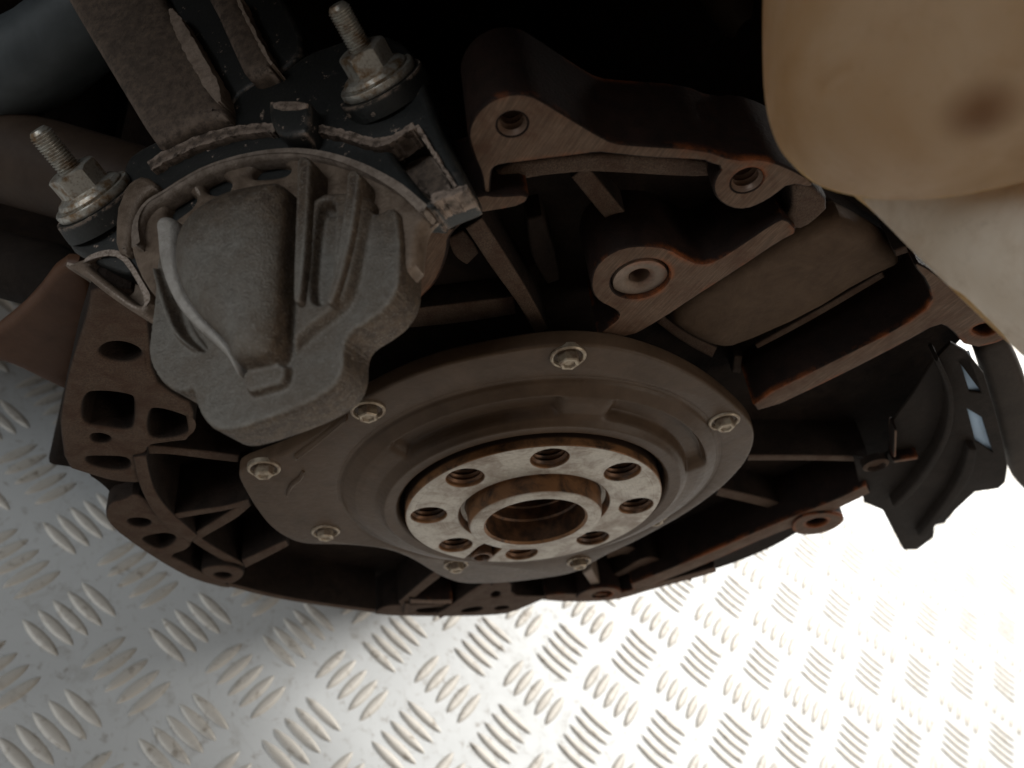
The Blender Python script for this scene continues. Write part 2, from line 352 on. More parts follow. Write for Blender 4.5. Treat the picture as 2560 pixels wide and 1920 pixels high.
# signed distance (positive inside) of an array of points to a polygon, and distance to a polyline with varying half-width
def sdf_poly(P, poly):
    poly = np.asarray(poly, float); x, y = P[:, 0], P[:, 1]; d = np.full(len(P), 1e9); ins = np.zeros(len(P), bool)
    for a, b in zip(poly, np.roll(poly, -1, 0)):
        e = b - a; t = np.clip(((x - a[0]) * e[0] + (y - a[1]) * e[1]) / (e @ e + 1e-12), 0, 1)
        d = np.minimum(d, np.hypot(x - a[0] - t * e[0], y - a[1] - t * e[1]))
        c = ((a[1] > y) != (b[1] > y)); ins ^= c & (x < (b[0] - a[0]) * (y - a[1]) / (b[1] - a[1] + 1e-12) + a[0])
    return np.where(ins, d, -d)
def sdf_line(P, pts, w):
    pts = np.asarray(chaikin(pts, 2, False), float); w = np.interp(np.linspace(0, 1, len(pts)), np.linspace(0, 1, len(w)), w)
    best = np.full(len(P), -1e9)
    for a, b, wa, wb in zip(pts[:-1], pts[1:], w[:-1], w[1:]):
        e = b - a; t = np.clip(((P - a) @ e) / (e @ e + 1e-12), 0, 1)
        best = np.maximum(best, wa + (wb - wa) * t - np.hypot(*(P - a - t[:, None] * e).T))
    return best
def S(t): t = np.clip(t, 0, 1); return t * t * (3 - 2 * t)
def relief_mesh(name, dom, hfun, frame, to_px, x0, y0, x1, y1, step, skirt, soft=0):
    """cast surface: a height map over the region dom > 0, its border snapped to the outline and carried down to height skirt"""
    xs = np.arange(x0, x1, step); ys = np.arange(y0, y1, step); G = np.array([(x, y) for y in ys for x in xs], float); nx, ny = len(xs), len(ys)
    d = dom(G); eps = step * .25
    gx = (dom(G + [eps, 0]) - dom(G - [eps, 0])) / (2 * eps); gy = (dom(G + [0, eps]) - dom(G - [0, eps])) / (2 * eps)
    used = d > -step * .72
    snap = used & (d < step * .28); g2 = np.maximum(gx * gx + gy * gy, .3)
    G[snap, 0] -= (d * gx / g2)[snap]; G[snap, 1] -= (d * gy / g2)[snap]
    h = hfun(G); ab = frame.arr(np.array(to_px(*[tuple(p) for p in G])), 0.0)
    idx = -np.ones(len(G), int); V, Fc = [], []
    for j in range(ny - 1):
        for i in range(nx - 1):
            q = [j * nx + i, j * nx + i + 1, (j + 1) * nx + i + 1, (j + 1) * nx + i]
            if all(used[k] for k in q):
                for k in q:
                    if idx[k] < 0: idx[k] = len(V); V.append((ab[k, 0], ab[k, 1], h[k]))
                Fc.append([idx[k] for k in q])
    bm = bmesh.new(); vs = [bm.verts.new(v) for v in V]
    for f_ in Fc:
        try: bm.faces.new([vs[k] for k in f_])
        except ValueError: pass
    inner = [v for v in bm.verts if not v.is_boundary]
    for _ in range(soft): bmesh.ops.smooth_vert(bm, verts=inner, factor=.5, use_axis_x=True, use_axis_y=True, use_axis_z=True)
    loop = [e for e in bm.edges if len(e.link_faces) == 1]
    for _ in range(5):
        new = {}
        for e in loop:
            for v, w in ((e.verts[0], e.verts[1]), (e.verts[1], e.verts[0])): new.setdefault(v, []).append(w.co.copy())
        for v, c in new.items():
            if len(c) == 2: v.co = v.co * .5 + (c[0] + c[1]) * .25
    if skirt is not None:
        be = [e for e in bm.edges if len(e.link_faces) == 1]
        r = bmesh.ops.extrude_edge_only(bm, edges=be)
        for v in r['geom']:
            if isinstance(v, bmesh.types.BMVert): v.co.z = skirt
    bmesh.ops.recalc_face_normals(bm, faces=bm.faces)
    if sum(f_.normal.z * f_.calc_area() for f_ in bm.faces) < 0: bmesh.ops.reverse_faces(bm, faces=bm.faces)
    me = bpy.data.meshes.new(name); bm.to_mesh(me); bm.free(); return me
def tube(name, pts, rad, mat, parent, seg=24):
    """pts: world points; rad: radii"""
    pts = [Vector(p) for p in pts]; V, Fc = [], []
    up = Vector((.3, .2, 1)).normalized()
    for i, p in enumerate(pts):
        d = (pts[min(i + 1, len(pts) - 1)] - pts[max(i - 1, 0)]).normalized(); a = d.cross(up).normalized(); b = a.cross(d)
        for k in range(seg):
            t = 2 * math.pi * k / seg; V.append(p + (a * math.cos(t) + b * math.sin(t)) * rad[i])
    for i in range(len(pts) - 1):
        for k in range(seg): k2 = (k + 1) % seg; Fc.append((i * seg + k, i * seg + k2, (i + 1) * seg + k2, (i + 1) * seg + k))
    Fc += [tuple(range(seg)), tuple(range((len(pts) - 1) * seg, len(pts) * seg))]
    me = bpy.data.meshes.new(name); me.from_pydata([tuple(v) for v in V], [], Fc); return link(name, fix_normals(me), mat, parent, None, 50)
def wpt(px, py, depth): return CAM + RW @ (np.array([(px - CX) / F_PX, (py - CY) / F_PX, 1.0]) * depth)

# ------------------------------------------------------------------ the floor: aluminium five-bar tread plate
def build_floor():
    me = bpy.data.meshes.new('floor'); x0, x1, y0, y1 = -1.2, 2.6, -1.2, 2.2
    me.from_pydata([(x0, y0, 0), (x1, y0, 0), (x1, y1, 0), (x0, y1, 0)], [], [(0, 1, 2, 3)])
    fl = link('floor', me, PLATE); fl['kind'] = 'structure'
    per, bl, bw, bh, gap = .060, .0270, .0063, .0012, .0085
    # one raised bar: a long lens with a rounded back
    V, Fc, n = [], [], 12
    for i in range(n + 1):
        t = -1 + 2 * i / n; w = bw / 2 * max(0, 1 - t * t) ** .8 + .0001
        for s_, hh in ((-1, 0), (-.72, .66), (-.3, .97), (.3, .97), (.72, .66), (1, 0)):
            V.append((t * bl / 2, s_ * w, hh * bh * min(1, (1 - abs(t)) * 4 + .1) - .0001))
    for i in range(n):
        for k in range(5): Fc.append((i * 6 + k, i * 6 + k + 1, i * 6 + k + 7, i * 6 + k + 6))
    bar = bpy.data.meshes.new('tread_bar'); bar.from_pydata(V, [], Fc); bar.materials.append(TREAD); bar.shade_smooth()
    ox, oy = .08648624 - 3.5 * per, .09132411
    cells = []
    for i in range(-14, 44):
        for j in range(-32, 24):
            for kind in (0, 1):
                cxw = ox + (i + .5 * kind) * per; cyw = oy - (j + .5 * kind) * per
                ang = math.radians(-45 if kind == 0 else 45)
                d = (-math.sin(ang), math.cos(ang))
                for k in range(-2, 3):
                    px, py = cxw + d[0] * gap * k, cyw + d[1] * gap * k
                    if not (x0 + .03 < px < x1 - .03 and y0 + .03 < py < y1 - .03): continue
                    q = RW.T @ (np.array([px, py, 0]) - CAM)
                    sx, sy = (CX + F_PX * q[0] / q[2], CY + F_PX * q[1] / q[2]) if q[2] > .05 else (-1e4, -1e4)
                    # in the picture and not behind the engine
                    lim = 1380 if sx < 300 else (1440 + (sx - 300) * .12 if sx < 1250 else 1540 - (sx - 1250) * .5)
                    if sx < 170: lim = 880
                    vis = -60 < sx < 2620 and lim - 30 < sy < 1980
                    cells.append((0 if vis else 1, q[2], px, py, ang))
    cells.sort()
    for c in cells[:300]:
        o = bpy.data.objects.new('tread_bar', bar); COL.objects.link(o); o.parent = fl; o.location = (c[2], c[3], 0); o.rotation_euler.z = c[4]
    BV, BF = np.array(V), np.array(Fc); av, af = [], []
    for q, c in enumerate(cells[300:]):
        if c[1] < 2.4 and (abs(c[2]) < 1.7):
            R = np.array([[math.cos(c[4]), -math.sin(c[4]), 0], [math.sin(c[4]), math.cos(c[4]), 0], [0, 0, 1]])
            af.append(BF + len(BV) * len(av)); av.append(BV @ R.T + [c[2], c[3], 0])
    me = bpy.data.meshes.new('far_tread_bars'); me.from_pydata(np.concatenate(av).tolist(), [], np.concatenate(af).tolist())
    o = link('far_tread_bars', me, TREAD, fl, None, 80); o['kind'] = 'stuff'
build_floor()

# ------------------------------------------------------------------ the engine
engine = empty('engine', (0, 0.12, 0), 'bare dirty engine standing on tread plate with its crankshaft flange facing out', 'engine')

# --- block: pocket floor, body behind, outer rim, ribs, bosses
sil = z4((395, 840), (430, 730), (500, 640), (600, 570), (740, 530), (880, 540), (960, 580), (1250, 760), (1520, 915), (2212, 955)) + \
    [(1850, 385), (2000, 450), (2150, 545), (2300, 640), (2440, 740), (2420, 830), (2375, 880), (2360, 1000), (2330, 1120), (2230, 1190), (2120, 1225), (2080, 1265), (1980, 1345), (1850, 1405),
     (1730, 1440), (1560, 1480), (1470, 1500), (1300, 1500), (1200, 1520), (1000, 1525), (820, 1510), (700, 1490), (590, 1460), (470, 1420), (370, 1360), (310, 1290), (262, 1200), (190, 1160), (170, 1060),
     (180, 950), (205, 820), (225, 700), (300, 640), (700, 600), (1000, 570), (1190, 520)]
block = prism('block_casting', sil, DEEP, DEEP - .006, IRON_DARK, engine)
block['label'] = 'dark rusty cast iron block with ribs and pockets behind the flange'
# body of the block and added light-blocking boxes above it, behind the joint flange
def box(name, u0, u1, v0, v1, w0, w1, mat, parent, bev=.004):
    return link(name, prism_mesh(name, [[(u0, v0), (u1, v0), (u1, v1), (u0, v1)]], w1, w0, bev), mat, parent, ENG)
box('block_body', -.150, .135, -.10, .02, -.36, DEEP - .008, IRON_DARK, engine)
box('sump', -.10, .10, -.245, -.10, -.34, -.085, IRON_DARK, engine)
box('rear_light_blocker', -.40, .28, -.20, .45, -.42, -.24, IRON_DARK, engine, .012)  # tall box added behind to stop light and keep the background black
box('upper_light_blocker', -.42, .22, .200, .45, -.40, -.01, IRON_DARK, engine, .012)  # unseen overhang added to keep light off the upper surfaces

R_ = lambda pts, w, top=FACE, bot=DEEP - .003, mat=IRON, nm='rib': rib(nm, pts, w, top, bot, mat, block)
# upper boss with the bar running right
b1 = prism('bolt_boss', z4((395, 840), (430, 730), (500, 640), (600, 570), (740, 530), (880, 540), (1000, 605), (1250, 760), (1400, 850), (1520, 912), (1700, 930), (2212, 958)) +
    z5((1660, 0), (1800, -10), (1930, 30), (2080, 110), (2060, 150), (1950, 125), (1870, 190), (1800, 232), (1720, 262), (1640, 256), (1570, 212), (1545, 150), (1558, 95), (1600, 40), (1520, 18)) +
    z4((2212, 1050), (1800, 1035), (1480, 1000), (1400, 990), (1200, 1018), (1000, 1040), (850, 1062), (650, 1085), (595, 1110), (582, 1160), (575, 1260), (580, 1330), (520, 1320), (512, 1230), (495, 1140), (450, 1040), (412, 930)),
    FACE, DEEP - .003, BOSS, block, holes=[(1281, 311, 37), (1868, 452, 38)], bevel=.0007, it=1)
for px, py, rp in ((1281, 311, 37), (1868, 452, 38)):
    thread_hole(block, ENG, ENG.at(px, py, FACE), ENG.rad(px, py, rp, FACE) * .97, FACE, .014)
# ledge below the bar, floor strip to the left of the boss
prism('ledge', z4((600, 1090), (1200, 1010), (1500, 1000), (2212, 1040)) + z5((1560, 30), (1560, 95), (1420, 100), (1000, 75), (880, 72), (600, 100), (420, 150)), FACE - .006, DEEP - .003, IRON, block, bevel=.0015, it=1)
prism('ledge', z4((-60, 1510), (250, 1400), (510, 1305), (620, 1325), (880, 1305), (830, 1395), (600, 1440), (300, 1480), (-60, 1550)), FACE + .001, DEEP, BOSS, block, it=1)
prism('web', z5((0, 300), (150, 250), (330, 290), (180, 390), (180, 480), (120, 640), (20, 740), (-40, 760)), FACE - .004, DEEP, BOSS, block, bevel=.0015)
# dowel boss and its web
prism('dowel_boss', z5((910, 640), (930, 560), (990, 500), (1080, 455), (1200, 445), (1320, 460), (1400, 510), (1480, 545), (1560, 530), (1700, 440), (1860, 330), (1930, 300), (2000, 375), (1900, 425), (1700, 560), (1450, 720), (1280, 835), (1110, 930), (930, 925), (1000, 870), (1050, 835), (1060, 800), (1020, 772), (960, 745), (920, 700)),
    FACE, DEEP - .003, BOSS, block, holes=[(1040 + 1170 / 2.0868, 400 + 622 / 2.0868, 72)], it=1)
dc = ENG.at(1040 + 1172 / 2.0868, 400 + 632 / 2.0868, FACE - .001); dr = ENG.rad(1601, 701, 70, FACE)
lathe('dowel_sleeve', [(dr, -.012), (dr, -.0022), (dr * .95, -.0016), (dr * .62, -.0016), (dr * .42, -.0026), (dr * .34, -.0035), (dr * .34, -.012)], DOWEL, block, ENG, dc, FACE, 48)
lathe('dowel_bore', [(dr * .34, -.003), (dr * .33, -.013), (.00001, -.013)], THREAD, block, ENG, dc, FACE, 24)
prism('lug', z5((1950, 120), (2060, 118), (2175, 240), (2070, 338), (1990, 378), (1900, 330), (1955, 270), (1960, 200)), FACE - .002, DEEP, IRON, block, bevel=.0016, it=1)
# ribs in the upper pockets
R_(z5((300, 330), (450, 560), (560, 720), (660, 900)), [52, 50, 40, 34], FACE - .007)
R_(z5((850, 60), (980, 220), (1130, 400)), [52, 52, 50], FACE - .012)
R_(z5((620, 300), (660, 480), (720, 640)), [36, 62, 30], FACE - .012, mat=IRON_DARK)
R_(z5((-40, 830), (250, 800), (520, 760)), [48, 50, 44], FACE - .012, bot=DEEP)
R_(z5((205, 390), (250, 470), (300, 520)), [44, 60, 40], FACE - .014)
R_(z5((1270, 830), (1400, 930), (1560, 1010)), [26, 26, 30], FACE - .012)
# smooth sloping slab and the bars on the right
prism('slab', z8((-190, 560), (0, 420), (330, 225), (600, 85), (770, 170), (965, 290), (750, 385), (500, 540), (160, 690), (60, 700), (-60, 650)), FACE - .009, DEEP, SLAB, block, bevel=.004, it=1)
R_(z8((240, 680), (500, 540), (830, 345)), [12, 16, 16], FACE - .012)
R_(z8((160, 720), (150, 800)), [22, 22], FACE - .014)
R_(z8((330, 800), (600, 690), (860, 560)), [14, 26, 26], FACE - .014, mat=BOSS)
R_(z8((880, 250), (1010, 205)), [18, 18], FACE - .006)
prism('joint_bar', z8((215, 930), (600, 740), (900, 590), (1055, 480), (1030, 380), (960, 300), (1000, 290), (1150, 400), (1290, 500), (1420, 600), (1390, 650), (1220, 690), (1130, 590), (1080, 570), (940, 650), (640, 805), (260, 985)), FACE, DEEP - .003, BOSS, block,
      holes=[(z8((1225, 600), (1280, 570), (1380, 560), (1350, 610), (1290, 632)),)], it=1)
R_(z8((200, 1190), (480, 1190), (760, 1196)), [15, 14, 14], FACE - .004)
R_(z8((60, 1345), (260, 1390), (450, 1445)), [22, 22, 20], FACE - .008)
R_(z8((-260, 1225), (-190, 1260), (-130, 1330)), [40, 30, 20], FACE - .02)
# right lower rim with its bolt eye
R_(z8((-330, 1790), (0, 1660), (220, 1560), (420, 1480), (620, 1400), (760, 1330)), [22, 24, 24, 26, 24, 24], FACE, mat=BOSS, nm='rim')
prism('bolt_eye', z8((400, 1500), (450, 1455), (560, 1440), (640, 1450), (650, 1480), (600, 1520), (520, 1545), (420, 1545)), FACE + .0012, DEEP, BOSS, block, holes=[(z8((465, 1490), (500, 1468), (555, 1465), (575, 1480), (540, 1505), (490, 1510)),)])
# lower centre: rims, small pockets, eyes
R_(z16((1280, 400), (1420, 400), (1600, 400), (1780, 395), (2000, 330), (2212, 275), (2460, 205)), [12, 20, 22, 16, 14, 14, 14], FACE, mat=BOSS, nm='rim')
prism('bolt_eye', z16((1480, 400), (1560, 345), (1680, 325), (1780, 335), (1815, 365), (1790, 400), (1640, 415), (1540, 425)), FACE + .0012, DEEP, BOSS, block, holes=[(z16((1600, 385), (1650, 355), (1720, 352), (1755, 375), (1700, 400), (1620, 402)),)])
R_(z16((1570, 215), (1610, 280), (1650, 340)), [26, 22, 22], FACE - .001, mat=DOWEL)
R_(z16((1690, 280), (1830, 225), (1970, 140), (2100, 170), (2300, 270)), [10, 12, 20, 24, 20], FACE - .006)
R_(z16((2000, 140), (1850, 60), (1700, 110)), [20, 20, 16], FACE - .012)
prism('web', z16((870, 310), (960, 290), (1050, 290), (1045, 385), (1200, 390), (1330, 385), (1180, 450), (1050, 505), (900, 525), (520, 532), (100, 522), (110, 490), (180, 455), (300, 450), (600, 440), (720, 400)), FACE - .003, DEEP - .003, IRON, block, bevel=.0008,
      holes=[(z16((900, 375), (940, 350), (975, 365), (960, 395), (910, 400)),), (z16((700, 480), (840, 455), (850, 490), (700, 510)),), (z16((925, 465), (1020, 452), (1035, 475), (940, 490)),), (z16((380, 480), (480, 470), (580, 462), (540, 505), (400, 510)),)], it=1)
R_(z16((540, 235), (420, 330), (280, 450)), [22, 20, 18], FACE - .002)
R_(z16((900, 300), (760, 390), (600, 500), (540, 530)), [18, 20, 16, 16], FACE - .001)
R_(z16((340, 425), (480, 428), (640, 428)), [14, 10, 12], FACE - .001, mat=BOSS)
R_(z16((330, 440), (320, 480), (320, 520)), [14, 14, 16], FACE - .001)
# big open pocket on the lower left: outer skirt following the rim
R_(z6((20, 1440), (250, 1500), (500, 1545), (850, 1590)), [10, 9, 8, 9], FACE, nm='rim')
# left side: flange with windows
prism('joint_flange', z9((600, 250), (580, 420), (505, 650), (445, 850), (402, 1100), (392, 1190), (432, 1470), (560, 1512), (760, 1570), (960, 1580), (1010, 1540), (975, 1400), (990, 1330), (1100, 1310), (1300, 1290), (1300, 1050), (1180, 1000), (1020, 880), (1000, 560), (960, 300)),
      FACE, DEEP, IRON, block, bevel=.0016, it=1, holes=[(z9((655, 690), (720, 640), (830, 635), (930, 680), (945, 730), (860, 765), (760, 760), (680, 730)),),
      (z9((560, 975), (700, 965), (850, 985), (895, 1010), (890, 1190), (850, 1225), (700, 1200), (540, 1180)),), (z9((1000, 1100), (1040, 1075), (1180, 1110), (1290, 1160), (1240, 1260), (1020, 1290), (985, 1220)),), (z9((600, 1255), (680, 1245), (740, 1275), (720, 1310), (620, 1310)),), (z9((570, 1400), (700, 1400), (860, 1405), (870, 1490), (720, 1490), (580, 1450)),)])
R_(z9((960, 1350), (1150, 1360), (1400, 1390), (1600, 1415)), [24, 18, 20, 18], FACE - .003)
R_(z15((470, 130), (500, 300), (560, 460), (680, 620), (800, 710), (900, 790)), [34, 34, 32, 36, 30, 26], FACE + .001)
R_(z15((690, 620), (900, 580), (1150, 545), (1340, 490)), [14, 14, 12, 14], FACE + .0005)
R_(z15((880, 790), (1050, 690), (1200, 600), (1340, 500)), [22, 22, 26, 16], FACE)
R_(z15((900, 780), (1050, 880), (1220, 970), (1290, 1010)), [22, 20, 18, 18], FACE - .001)
R_(z15((1290, 985), (1450, 910), (1640, 815)), [22, 20, 16], FACE)
prism('bolt_eye', z15((930, 1040), (1020, 1000), (1180, 995), (1290, 1030), (1300, 1080), (1200, 1150), (1050, 1110)), FACE + .001, DEEP, IRON, block, holes=[(z15((1040, 1070), (1100, 1045), (1180, 1055), (1200, 1085), (1130, 1105)),)], bevel=.0012)
prism('rim', z15((190, 600), (230, 500), (340, 480), (430, 420), (560, 500), (700, 660), (860, 790), (880, 860), (700, 920), (800, 960), (960, 1050), (1200, 1150), (1180, 1185), (900, 1110), (700, 1010), (450, 850), (250, 700)), FACE - .001, DEEP, IRON, block, bevel=.0012, it=1,
      holes=[(z15((360, 640), (430, 618), (530, 625), (570, 665), (500, 695), (410, 685)),), (z15((480, 780), (600, 745), (720, 740), (770, 790), (640, 880), (520, 820)),)])
prism('web', z9((560, 1500), (720, 1560), (960, 1570), (1000, 1660), (930, 1690), (760, 1680), (700, 1600)), FACE - .008, DEEP, IRON_DARK, block, bevel=.001)

# --- dark cover on the right with two slits, shield behind it
cover = prism('side_cover', z8((690, 1190), (760, 1200), (850, 1170), (870, 1020), (960, 900), (1060, 740), (1140, 660), (1210, 700), (1290, 800), (1340, 960), (1380, 1120), (1400, 1230), (1390, 1300), (1360, 1330), (1290, 1340), (1250, 1345), (1160, 1430), (1110, 1490), (1062, 1500), (1060, 1555), (985, 1612), (920, 1614), (870, 1520), (825, 1432), (740, 1395), (715, 1300)),
              FACE - .002, FACE - .0034, COVER, engine, it=0, bevel=.0005, holes=[(z8((1178, 738), (1210, 720), (1277, 892), (1225, 886)), 0), (z8((1214, 964), (1282, 1005), (1332, 1165), (1252, 1112)), 0)])
cover['label'] = 'dark cover with two open slits at the end of the block'
rib('rib', z8((1075, 740), (1150, 900), (1130, 1090), (1010, 1290), (880, 1420)), [10, 14, 16, 16, 12], FACE + .003, FACE - .004, COVER, cover)
rib('rib', z8((1240, 1150), (1220, 1260), (1130, 1400), (1000, 1560)), [20, 26, 20, 16], FACE + .002, FACE - .004, COVER, cover)
BLUE = cast_mat('pale_blue', (.40, .56, .76), (.48, .64, .84), .6, bumps=.05, sc=60)  # bluish light on the floor beyond, put into the colour of a strip
prism('blue_light_strip', z8((1160, 715), (1225, 700), (1300, 900), (1345, 1180), (1240, 1130), (1200, 960), (1190, 880)), FACE - .0037, FACE - .0045, BLUE, cover, bevel=.0003, it=0)['label'] = 'added pale blue strip standing for bluish light seen through the slits'
rib('clip', z8((885, 1060), (880, 1190)), [6, 8], FACE + .002, FACE - .004, BOSS, cover)
rib('clip', z8((870, 1208), (990, 1190)), [8, 8], FACE + .002, FACE - .004, BOSS, cover)
cc = ENG.at(1760 + 790 / 1.8438, 500 + 1215 / 1.8438, FACE)
lathe('rivet', [(.0052, 0), (.0050, .0028), (.0036, .0036), (.0026, .0020), (.00001, .0020)], IRON, cover, ENG, cc, FACE - .002, 20)
shield = prism('heat_shield', z8((1395, 640), (1440, 700), (1500, 850), (1560, 1100), (1560, 1420), (1480, 1350), (1420, 1280), (1400, 1190), (1335, 960), (1290, 800), (1250, 690)), FACE - .010, FACE - .020, SHIELD, engine, bevel=.003, it=1)
shield['label'] = 'smooth grey brown strip beyond the slitted cover'
lathe('stub', [(.006, -.01), (.006, .0), (.0048, .0012), (.00001, .0012)], BOSS, shield, ENG, ENG.at(1760 + 1315 / 1.8438, 500 + 1340 / 1.8438, FACE), FACE - .004, 20)

# --- seal carrier plate
PW = -.010
top_ = z6((760, 415), (800, 392), (950, 312), (1100, 250), (1300, 188), (1659, 118)) + [(1400, 862), (1480, 863), (1560, 873), (1640, 896), (1710, 926), (1775, 964), (1830, 1008), (1868, 1045), (1887, 1075), (1885, 1115), (1864, 1158), (1836, 1190), (1800, 1225), (1724, 1280)]
low = [(1650, 1322), (1587, 1356), (1515, 1388), (1464, 1419), (1442, 1430), (1406, 1440), (1298, 1455), (1225, 1460), (1153, 1460), (1110, 1445)] + z6((1180, 1375), (1050, 1292), (900, 1235), (650, 1215), (470, 1215), (380, 1195), (270, 1130), (180, 1020), (105, 890), (78, 830), (100, 792), (250, 740), (420, 670), (640, 525), (720, 450))
outline = [tuple(q) for q in ENG.arr(chaikin(top_ + low, 2), PW)]
carrier = link('seal_carrier', prism_mesh('seal_carrier', [outline, circ((0, 0), .0668, 96)], PW, FACE + .0004, .0010), CARRIER, engine, ENG)
carrier['label'] = 'brown round seal carrier plate screwed on around the crankshaft'
def ring_relief():
    nr, na = 60, 288; V, Fc = [], []
    for j in range(nr + 1):
        r = .0458 + (.0674 - .0458) * j / nr
        for i in range(na):
            t = 2 * math.pi * i / na; deg = math.degrees(t)
            h = np.interp(r, [.0458, .0463, .0476, .0515, .0528, .0545, .0590, .0612, .0640, .0652, .0660, .0674], [-.013, -.0042, -.0028, -.0025, -.0040, -.0052, -.0061, -.0068, -.0085, -.0092, -.0101, -.0102])
            def arcmask(a0, a1): return float(S((deg - a0) / 4) * S((a1 - deg) / 4))
            pk = max(arcmask(38, 97), arcmask(110, 168))
            pr_ = float(S((r - .0532) / .0014) * S((.0615 - r) / .0016))
            h -= .0034 * pk * pr_
            V.append((r * math.cos(t), r * math.sin(t), h))
    for j in range(nr):
        for i in range(na): i2 = (i + 1) % na; Fc.append((j * na + i, (j + 1) * na + i, (j + 1) * na + i2, j * na + i2))
    me = bpy.data.meshes.new('seal_ring'); me.from_pydata(V, [], Fc); return link('seal_ring', me, CARRIER, carrier, ENG, 60)
ring_relief()
rib('bead', z6((400, 745), (520, 655), (690, 520)), [11, 12, 8], PW + .0016, PW - .002, CARRIER, carrier, bevel=.0012)
rib('bead', z6((445, 815), (430, 855), (375, 890), (352, 950)), [7, 10, 10, 6], PW + .0010, PW - .002, CARRIER, carrier, bevel=.0008)
lathe('oil_seal', [(.0464, -.012), (.0464, -.0090), (.0455, -.0082), (.0449, -.0090), (.0449, -.013)], COVER, carrier, ENG, (0, 0), 0, 96)
# counterbored hexagon screws
def hex_mesh(name, rc, r, h0, h1, dish):
    V, Fc = [], []
    def ring(rr, z, n=6): s_ = len(V); V.extend((rr * math.cos(math.pi / 3 * i + .3), rr * math.sin(math.pi / 3 * i + .3), z) for i in range(n)); return s_
    rings = [ring(r, h0), ring(r, h1 - r * .12), ring(r * .88, h1), ring(r * .62, h1), ring(r * .5, h1 - dish)]
    for a, b in zip(rings, rings[1:]):
        for i in range(6): Fc.append((a + i, a + (i + 1) % 6, b + (i + 1) % 6, b + i))
    Fc.append(tuple(rings[-1] + i for i in range(6)))
    me = bpy.data.meshes.new(name); me.from_pydata(V, [], Fc); me.materials.append(SCREW); return fix_normals(me)
collar = fix_normals(lathe_mesh('collar', [(.0053, -.001), (.0052, .0005), (.0048, .0008), (.0043, .0007), (.0040, .0001), (.0037, -.0006), (.0006, -.0006)], 32)); collar.materials.append(SCREW); collar.shade_smooth(); collar.set_sharp_from_angle(angle=.7)
head = hex_mesh('screw_head', 0, .0031, -.001, .0030, .0006)
for k, (px, py) in enumerate([(1420, 890), (920, 1025), (1810, 1052), (660, 1170), (814, 1328), (1140, 1411), (1636, 1292), (1447, 1403)]):
    a, b = ENG.at(px, py, PW)
    f_ = Frame(ENG.o + ENG.A.T @ np.array([a, b, PW]), *ENG.A)
    o = bpy.data.objects.new('screw', collar); COL.objects.link(o); o.parent = carrier; o.matrix_basis = WORLD[carrier.name].inverted() @ f_.M @ Matrix.Rotation(k * .7, 4, 'Z')
    # the head is joined to its collar so that each screw stays one piece
    bm = bmesh.new(); bm.from_mesh(collar); bm.from_mesh(head); me = bpy.data.meshes.new('screw'); bm.to_mesh(me); bm.free(); me.materials.append(SCREW); o.data = me

# --- crankshaft end: flange, hub, bolt holes, dowel
HA = [math.radians(22.5 + 45 * k) for k in range(8)]; HR, hr = .0365, .0060
notch_a = math.radians(-90.5)
def flange_outline():
    P = []
    for i in range(181):
        t = notch_a + math.radians(6.2) + (2 * math.pi - math.radians(12.4)) * i / 180; P.append((.0445 * math.cos(t), .0445 * math.sin(t)))
    c, s_ = math.cos(notch_a), math.sin(notch_a)
    for rr, ww in ((.0330, -.0046), (.0300, -.0040), (.0300, .0040), (.0330, .0046)): P.append((rr * c - ww * s_, rr * s_ + ww * c))
    return P
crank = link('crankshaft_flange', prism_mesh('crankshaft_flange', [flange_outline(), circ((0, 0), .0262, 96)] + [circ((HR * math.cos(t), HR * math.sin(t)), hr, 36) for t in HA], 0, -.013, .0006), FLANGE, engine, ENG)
crank['label'] = 'bright machined crankshaft flange with eight bolt holes'
for t in HA:
    c = (HR * math.cos(t), HR * math.sin(t))
    thread_hole(crank, ENG, c, hr, -.0002, .016, 'bolt_hole', 8, BORE)
lathe('hub', [(.0264, -.0004), (.0258, -.0012), (.0254, -.0030), (.0240, -.0034), (.0235, -.0024), (.0232, .0030), (.0228, .0042), (.0222, .0046), (.0180, .0046), (.0172, .0038), (.0170, -.0060)], FLANGE, crank, ENG, (0, 0), 0, 96)
lathe('bore', [(.0171, .0036), (.0170, -.004), (.0163, -.0046), (.0163, -.0090), (.0157, -.0094), (.0157, -.013), (.0140, -.0136), (.0140, -.017), (.0134, -.0174), (.0134, -.024), (.0100, -.026), (.0100, -.034), (.00001, -.034)], BORE, crank, ENG, (0, 0), 0, 72)
nc = (.0392 * math.cos(notch_a), .0392 * math.sin(notch_a))
lathe('dowel_pin', [(.0040, -.012), (.0040, .0006), (.0037, .0010), (.0031, .0010), (.0029, .0004), (.0029, -.008), (.00001, -.008)], BORE, crank, ENG, nc, 0, 32)

# --- grey cast aluminium housing in its own tilted frame
HF = cam_frame(700, 700, .183, (-.33, -.38, -.865))
tray = chaikin([(1400, 330), (1420, 480), (1425, 620), (1420, 740), (1390, 820), (1330, 890), (1250, 945), (1180, 985), (1150, 1030), (1140, 1080), (1140, 1160), (1110, 1240), (1060, 1290), (980, 1340), (880, 1385), (760, 1430), (640, 1470), (540, 1495), (460, 1480), (400, 1410), (370, 1330), (362, 1270), (330, 1300), (270, 1290), (200, 1240), (150, 1160), (132, 1080), (148, 950), (165, 820), (175, 640), (205, 520), (330, 560), (700, 420), (920, 400), (1280, 400)], 2)
dome = chaikin([(645, 1215), (605, 1095), (455, 965), (365, 810), (340, 660), (368, 525), (450, 425), (600, 335), (800, 297), (915, 290), (912, 500), (900, 800), (876, 1165), (760, 1200)], 2)
plateau = chaikin([(920, 300), (1290, 285), (1282, 420), (1215, 800), (1150, 905), (1000, 1015), (900, 1115), (872, 1165), (890, 900)], 2)
